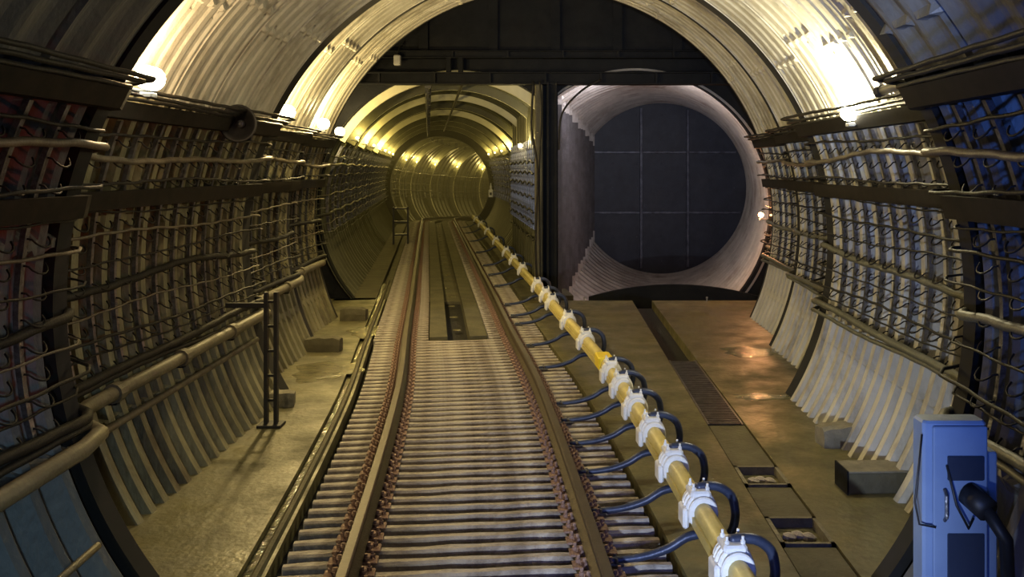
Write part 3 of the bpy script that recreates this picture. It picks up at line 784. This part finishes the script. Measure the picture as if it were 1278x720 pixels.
# unseen lamp of the stub tunnel, standing behind the right part of the end wall
lamp((1.65, 18.3, 4.49), (0, -1, 0), 'bulb_white', (.95, .90, .96), 140, 'white lamp hidden behind the crossbeam at the top of the right tunnel mouth', .05, .14)
t = thing('tube_lamp', 'unlit grey tube lamp sticking out from the right wall', 'lamp', (2.47, 6.0, 3.2))
a = MB(); a.tube([(-.10, .35, -.03), (.12, -.25, .06)], .035, 12); a.build('tube', M['fixture'], t, smooth=True)
a = MB(); a.tube([(.10, -.20, .05), (.30, -.15, .0)], .015, 6); a.build('arm', M['steel'], t)
for e, f in (((-.10, .35, -.03), (-.115, .39, -.036)), ((.12, -.25, .06), (.135, -.29, .066))):
    a = MB(); a.tube([e, f], .042, 12); a.build('end_cap', M['black'], t)
# small fixture hanging at the top of the end wall
for (x, z, lab) in ((-2.42, 6.0, 'small grey fitting hanging at the upper left of the end wall'), (-3.05, 4.75, 'small grey fitting on the left end of the crossbeam')):
    t = thing('junction_box', lab, 'junction box', (x, 17.3, z)); a = MB(); a.box(-.07, .07, -.06, .06, -.1, .1, .02); a.build('case', M['fixture'], t)
    a = MB(); a.tube([(0, 0, .1), (.02, .15, .3), (0, .5, .35)], .012, 6); a.build('lead', M['cable'], t)

# ---------------------------------------------------------------- wall and floor furniture
t = thing('loudspeaker', 'round black horn loudspeaker on the left wall below the lit arch', 'loudspeaker', (-3.05, 8.6, 3.05))
a = MB(); a.lathe([(.05, .22), (.06, .12), (.09, .04), (.15, -.02), (.18, -.05), (.185, -.07), (.165, -.07), (.13, -.03), (.07, .03), (.03, .06)], (0, 0, 0), (0, 1, 0), 28); a.build('horn', M['black'], t, smooth=True)
a = MB(); a.lathe([(.04, 0), (.035, -.03), (.01, -.045)], (0, .02, 0), (0, 1, 0), 14); a.build('driver', M['steel'], t)
a = MB(); a.tube([(0, .15, -.05), (-.10, .18, -.1), (-.2, .18, -.1)], .018, 6); a.build('mount', M['dark'], t)
t = thing('steel_stand', 'black double-bar steel stand with a side arm against the left wall', 'stand', (-2.84, 8.95, 0))
for x in (-.07, .03):
    a = MB(); a.box(x-.018, x+.018, -.03, .03, .02, 1.36); a.build('upright', M['black'], t)
for z in (.25, .5, .75, 1.0, 1.25):
    a = MB(); a.box(-.07, .03, -.012, .012, z, z+.025); a.build('rung', M['black'], t)
a = MB(); a.box(-.48, -.05, -.025, .025, 1.20, 1.25, .005); a.build('side_arm', M['black'], t)
a = MB(); a.box(-.14, .10, -.10, .10, 0, .03, .005); a.build('foot', M['black'], t)
t = thing('steel_stand', 'dark equipment rack standing left of the track deep in the left tunnel', 'stand', (-5.35, 31.0, 0), TH)
for x in (-.25, .25):
    for y in (-.15, .15):
        a = MB(); a.box(x-.03, x+.03, y-.03, y+.03, 0, 1.3); a.build('upright', M['black'], t)
for z in (.3, .75, 1.22):
    a = MB(); a.box(-.28, .28, -.18, .18, z, z+.05); a.build('shelf', M['black'], t)
def block(x, y, sx, sy, sz, label, rz=0, m='concrete', seed=1):
    rnd = random.Random(seed); a = MB(); n = 5
    sec = [(-sy, 0), (-sy*1.02, sz*.5), (-sy*.9, sz*.95), (-sy*.5, sz), (sy*.5, sz*.97), (sy*.92, sz*.9), (sy, sz*.5), (sy, 0)]
    vs = []; fs = []
    for i in range(n+1):
        xx_ = -sx+2*sx*i/n; k = .86 if i in (0, n) else 1
        for p, q in sec: vs.append((xx_, p*k*rnd.uniform(.94, 1.05), q*(k if q > .1*sz else 1)*rnd.uniform(.94, 1.05)))
    for i in range(n):
        for q in range(8):
            r_ = (q+1) % 8; fs.append((i*8+q, i*8+r_, (i+1)*8+r_, (i+1)*8+q))
    fs += [tuple(range(7, -1, -1)), tuple(range(n*8, n*8+8))]
    a.add(vs, fs); o = a.build('concrete_block', M[m]); o.location = (x, y, 0); o.rotation_euler = (0, 0, rz)
    return tag(o, label, 'block')
block(2.72, 8.35, .20, .13, .20, 'pale rough concrete block at the foot of the right wall', .1, seed=3)
block(-3.02, 9.75, .16, .12, .16, 'concrete block at the foot of the left wall beside the black stand', .2, seed=4)
block(-3.3, 12.7, .25, .13, .20, 'dark concrete block by the left wall beside the puddle', 0, 'cover', seed=5)
block(-3.45, 15.3, .22, .14, .22, 'dark concrete block by the left wall, farthest one before the tunnel mouth', 0, 'cover', seed=6)
t = thing('floor_box', 'dark open-ended box lying on the floor by the right wall', 'box', (2.62, 7.2, 0), .04)
a = MB(); a.box(-.26, .26, -.13, .13, .0, .17, .01); a.build('body', M['cover'], t)
a = MB(); a.box(-.275, -.262, -.15, .13, .0, .19); a.build('end_plate', M['dark'], t)
a = MB(); a.box(-.27, .27, -.14, .14, .17, .185, .004); a.build('lid', M['concrete'], t)
# channel grate, cover slabs and pits
a = MB()
for i in range(46):
    y = 9.1+i*.065; a.box(1.60, 1.95, y, y+.022, -.035, -.015)
a.box(1.59, 1.61, 9.05, 12.1, -.05, -.01); a.box(1.94, 1.96, 9.05, 12.1, -.05, -.01)
tag(a.build('drain_grate', M['grate']), 'steel bar grating over the floor channel on the right', 'grate')
for i, (y0, y1) in enumerate(((4.3, 6.1), (6.62, 7.25), (7.75, 9.0), (12.2, 14.4))):
    if i == 3: continue
    a = MB(); a.box(1.59, 1.96, y0, y1, -.055, -.012, .006)
    tag(a.build('channel_cover', M['cover']), ['cover slab over the right floor channel nearest the camera', 'short cover slab between the two open pits of the right channel', 'cover slab between the far pit and the bar grating'][i], 'cover slab')
for y0, y1, nm in ((6.12, 6.60, 'nearer'), (7.27, 7.73, 'farther')):
    t = thing('drain_pit', 'square water-filled pit in the right floor channel, the %s one' % nm, 'drain pit', (1.775, (y0+y1)/2, -.1)); h_ = (y1-y0)/2
    a = MB()
    for bx in ((-.19, .19, -h_, -h_+.03), (-.19, .19, h_-.03, h_), (-.19, -.16, -h_, h_), (.16, .19, -h_, h_)): a.box(*bx, 0, .105)
    a.build('rim', M['concrete'], t)
    a = MB(); a.box(-.16, .16, -h_+.03, h_-.03, .0, .035); a.build('pit_water', M['water'], t)
    a = MB()
    for q in range(3): a.lathe([(.05, 0), (.055, .03), (.02, .05)], (-.07+.07*q, .03*(q % 2), .03), (.2, .1, 1), 7)
    a.build('rubble', M['sleeper'], t)
def puddle(x, y, rx, ry, label, seed):
    rnd = random.Random(seed); a = MB(); n = 28; ph = rnd.random()*6; vs = [(0, 0, .006)]
    for k_, (f_, z_) in enumerate(((.75, .006), (1, .0005))):
        for i in range(n):
            an = 2*PI*i/n; r_ = (1+.18*math.sin(3*an+ph)+.12*math.sin(7*an+2*ph))*f_; vs.append((rx*r_*math.cos(an), ry*r_*math.sin(an), z_))
    fs = [(0, 1+i, 1+(i+1) % n) for i in range(n)]+[(1+i, 1+n+i, 1+n+(i+1) % n, 1+(i+1) % n) for i in range(n)]
    a.add(vs, fs); o = a.build('puddle', M['water']); o.location = (x, y, .0); return tag(o, label, 'puddle')
puddle(-2.95, 11.4, .42, .55, 'shallow puddle on the left floor beside the third lining step', 1)
puddle(-2.98, 14.2, .30, .5, 'small puddle on the left floor behind the dark block', 2)
puddle(2.85, 12.6, .45, .35, 'wet patch with an orange glint on the right floor, farther one', 3)
puddle(2.45, 10.1, .40, .16, 'wet patch with an orange glint on the right floor, nearer one', 4)
# blue cabinet
t = thing('cabinet', 'pale blue electrical cabinet with two dark windows at the lower right', 'cabinet', (1.825, 4.0, 0), 0)
a = MB(); a.box(-.145, .145, 0, .12, .42, 1.46, .012); a.build('body', M['cabinet'], t)
a = MB(); a.box(-.105, .14, -.02, 0, .46, 1.44, .006); dr = a.build('door', M['cabinet'], t)
for z0, z1 in ((1.20, 1.31), (.74, .96)):
    a = MB(); a.box(-.045, .12, -.032, -.018, z0, z1, .004); a.build('window', M['glassdark'], dr)
a = MB(); a.tube([(-.06, -.03, 1.02), (-.06, -.05, 1.04), (-.06, -.05, 1.14), (-.06, -.03, 1.16)], .008, 6); a.build('handle', M['steel'], dr)
a = MB(); a.tube([(.05, -.02, 1.14), (.09, -.12, 1.10)], .055, 14); a.build('plug_socket', M['black'], t, smooth=True)
a = MB(); a.tube([(.09, -.10, 1.10), (.16, -.14, .98), (.20, -.08, .75), (.22, .05, .5), (.21, .1, .1)], .03, 10); a.build('plug_cable', M['black'], t, smooth=True)
a = MB(); a.tube([(-.05, -.03, 1.27), (-.02, -.06, 1.10), (.03, -.07, 1.0), (.06, -.05, 1.04)], .006, 6); a.build('wire', M['black'], t, smooth=True)
a = MB(); a.tube([(-.15, .0, 1.40), (-.19, -.02, 1.1), (-.17, -.02, 1.0), (-.1, -.03, .99)], .005, 6); a.build('wire', M['black'], t, smooth=True)
for x in (-.12, .08):
    a = MB(); a.box(x-.02, x+.02, .03, .07, 0, .42); a.build('leg', M['dark'], t)
a = MB(); a.box(.175, .225, .06, .2, .62, 1.30, .008); a.build('side_conduit', M['cabinet'], t)
# telephone box on the far right wall
(px, py), d = tunnel_at(22.3)
t = thing('telephone_box', 'small white box with a lit top on the right wall far down the tunnel', 'telephone box', (px+d[1]*2.25, py-d[0]*2.25, 1.35))
a = MB(); a.box(-.1, .1, -.08, .08, 0, .35, .02); a.build('case', M['white'], t)
a = MB(); a.lathe([(.05, 0), (.05, .14), (.03, .2), (.02, .3)], (0, 0, .35), (0, 0, 1), 10); a.build('beacon', M['white'], t)
a = MB(); a.box(-.05, .05, -.09, -.08, .1, .22); a.build('panel', M['black'], t)
# loose cables hanging on the end wall between the openings and at the right
def loose(pts, r, label, m='cable'):
    P = [Vector(p) for p in pts]; out = []
    for i in range(len(P)-1):
        for q in range(6):
            u = q/6; a_, b_, c_, d_ = P[max(i-1, 0)], P[i], P[i+1], P[min(i+2, len(P)-1)]
            out.append(.5*((2*b_)+(c_-a_)*u+(2*a_-5*b_+4*c_-d_)*u*u+(3*b_-a_-3*c_+d_)*u**3))
    out.append(P[-1]); a = MB(); a.tube(out, r, 6); return tag(a.build('cable', M[m], smooth=True), label, 'cable')
loose([(-.38, 17.35, 4.35), (-.42, 17.35, 3.4), (-.30, 17.38, 2.6), (-.34, 17.38, 1.2), (-.30, 17.4, .1)], .022, 'black cable hanging down the left side of the steel column')
loose([(-.26, 17.4, 4.35), (-.22, 17.4, 3.7), (-.27, 17.42, 2.4), (-.24, 17.42, .1)], .015, 'thin black cable hanging on the concrete jamb')
loose([(.95, 17.4, 4.38), (.55, 17.4, 4.15), (.18, 17.4, 3.7), (.12, 17.4, 3.0)], .02, 'black cable drooping across the top left of the right tunnel mouth')
loose([(3.55, 17.45, 4.36), (3.75, 17.4, 3.9), (4.1, 17.4, 3.3), (4.35, 17.2, 2.95)], .02, 'pale cable curving down the end wall right of the stub tunnel', 'cable_pale')
loose([(3.3, 17.45, 4.9), (3.55, 17.4, 4.4), (3.95, 17.4, 3.75), (4.3, 17.0, 3.1)], .014, 'thin black cable beside the pale one on the end wall')
# small pegs on the floor edge
for x in (.62, 3.05):
    a = MB(); a.tube([(0, 0, 0), (0, 0, .09)], .012, 8); a.lathe([(.022, .06), (.022, .08)], (0, 0, 0), (0, 0, 1), 8)
    o = a.build('floor_peg', M['fixture']); o.location = (x, 17.45, 0); tag(o, 'small metal peg on the floor edge, %s one' % ('left' if x < 1 else 'right'), 'peg')

# ---------------------------------------------------------------- the left tunnel falls away beyond its straight part
def fall(x, y):
    d = (-math.sin(TH), math.cos(TH)); S1 = 25.5; Rr = 27.0
    p = (-1.95+d[0]*S1, Y0+d[1]*S1); r = (d[1], -d[0]); c = (p[0]+r[0]*Rr, p[1]+r[1]*Rr)
    al_ = (x-p[0])*d[0]+(y-p[1])*d[1]
    if al_ < 0: s_ = S1+al_
    else:
        vx, vy = x-c[0], y-c[1]; s_ = S1+Rr*math.atan2(vx*d[0]+vy*d[1], -(vx*r[0]+vy*r[1]))
    t_ = s_-23.0
    return 0.0 if t_ <= 0 else -.042*(t_ if t_ > 6 else t_*t_/12+0)-(.0 if t_ <= 6 else -.126)
for o in list(sc.objects):
    if o.parent is not None or o.type in ('CAMERA', 'LIGHT'): continue
    if o.location.length > 1e-6: o.location.z += fall(o.location.x, o.location.y)
    else:
        for q in [o]+list(o.children):
            if q.type != 'MESH' or q.location.length > 1e-6: continue
            n = len(q.data.vertices); co = np.empty(n*3); q.data.vertices.foreach_get('co', co); co = co.reshape(-1, 3)
            k_ = np.where(co[:, 1] > 38)[0]
            if len(k_) == 0: continue
            for i in k_: co[i, 2] += fall(co[i, 0], co[i, 1])
            q.data.vertices.foreach_set('co', co.ravel()); q.data.update()

# ---------------------------------------------------------------- haze deep in the left tunnel
hm = bpy.data.materials.new('tunnel_haze'); hm.use_nodes = True; nt = hm.node_tree; nt.nodes.clear()
out = nt.nodes.new('ShaderNodeOutputMaterial'); vol = nt.nodes.new('ShaderNodeVolumeScatter')
vol.inputs['Color'].default_value = (.95, .92, .70, 1); vol.inputs['Density'].default_value = .013; vol.inputs['Anisotropy'].default_value = .2
nt.links.new(vol.outputs[0], out.inputs['Volume'])
a = MB(); a.box(-11.5, 24, 30, 78, -2.5, 4.9); tag(a.build('haze', hm), 'thin yellow haze hanging deep inside the left tunnel', 'haze', kind='stuff')
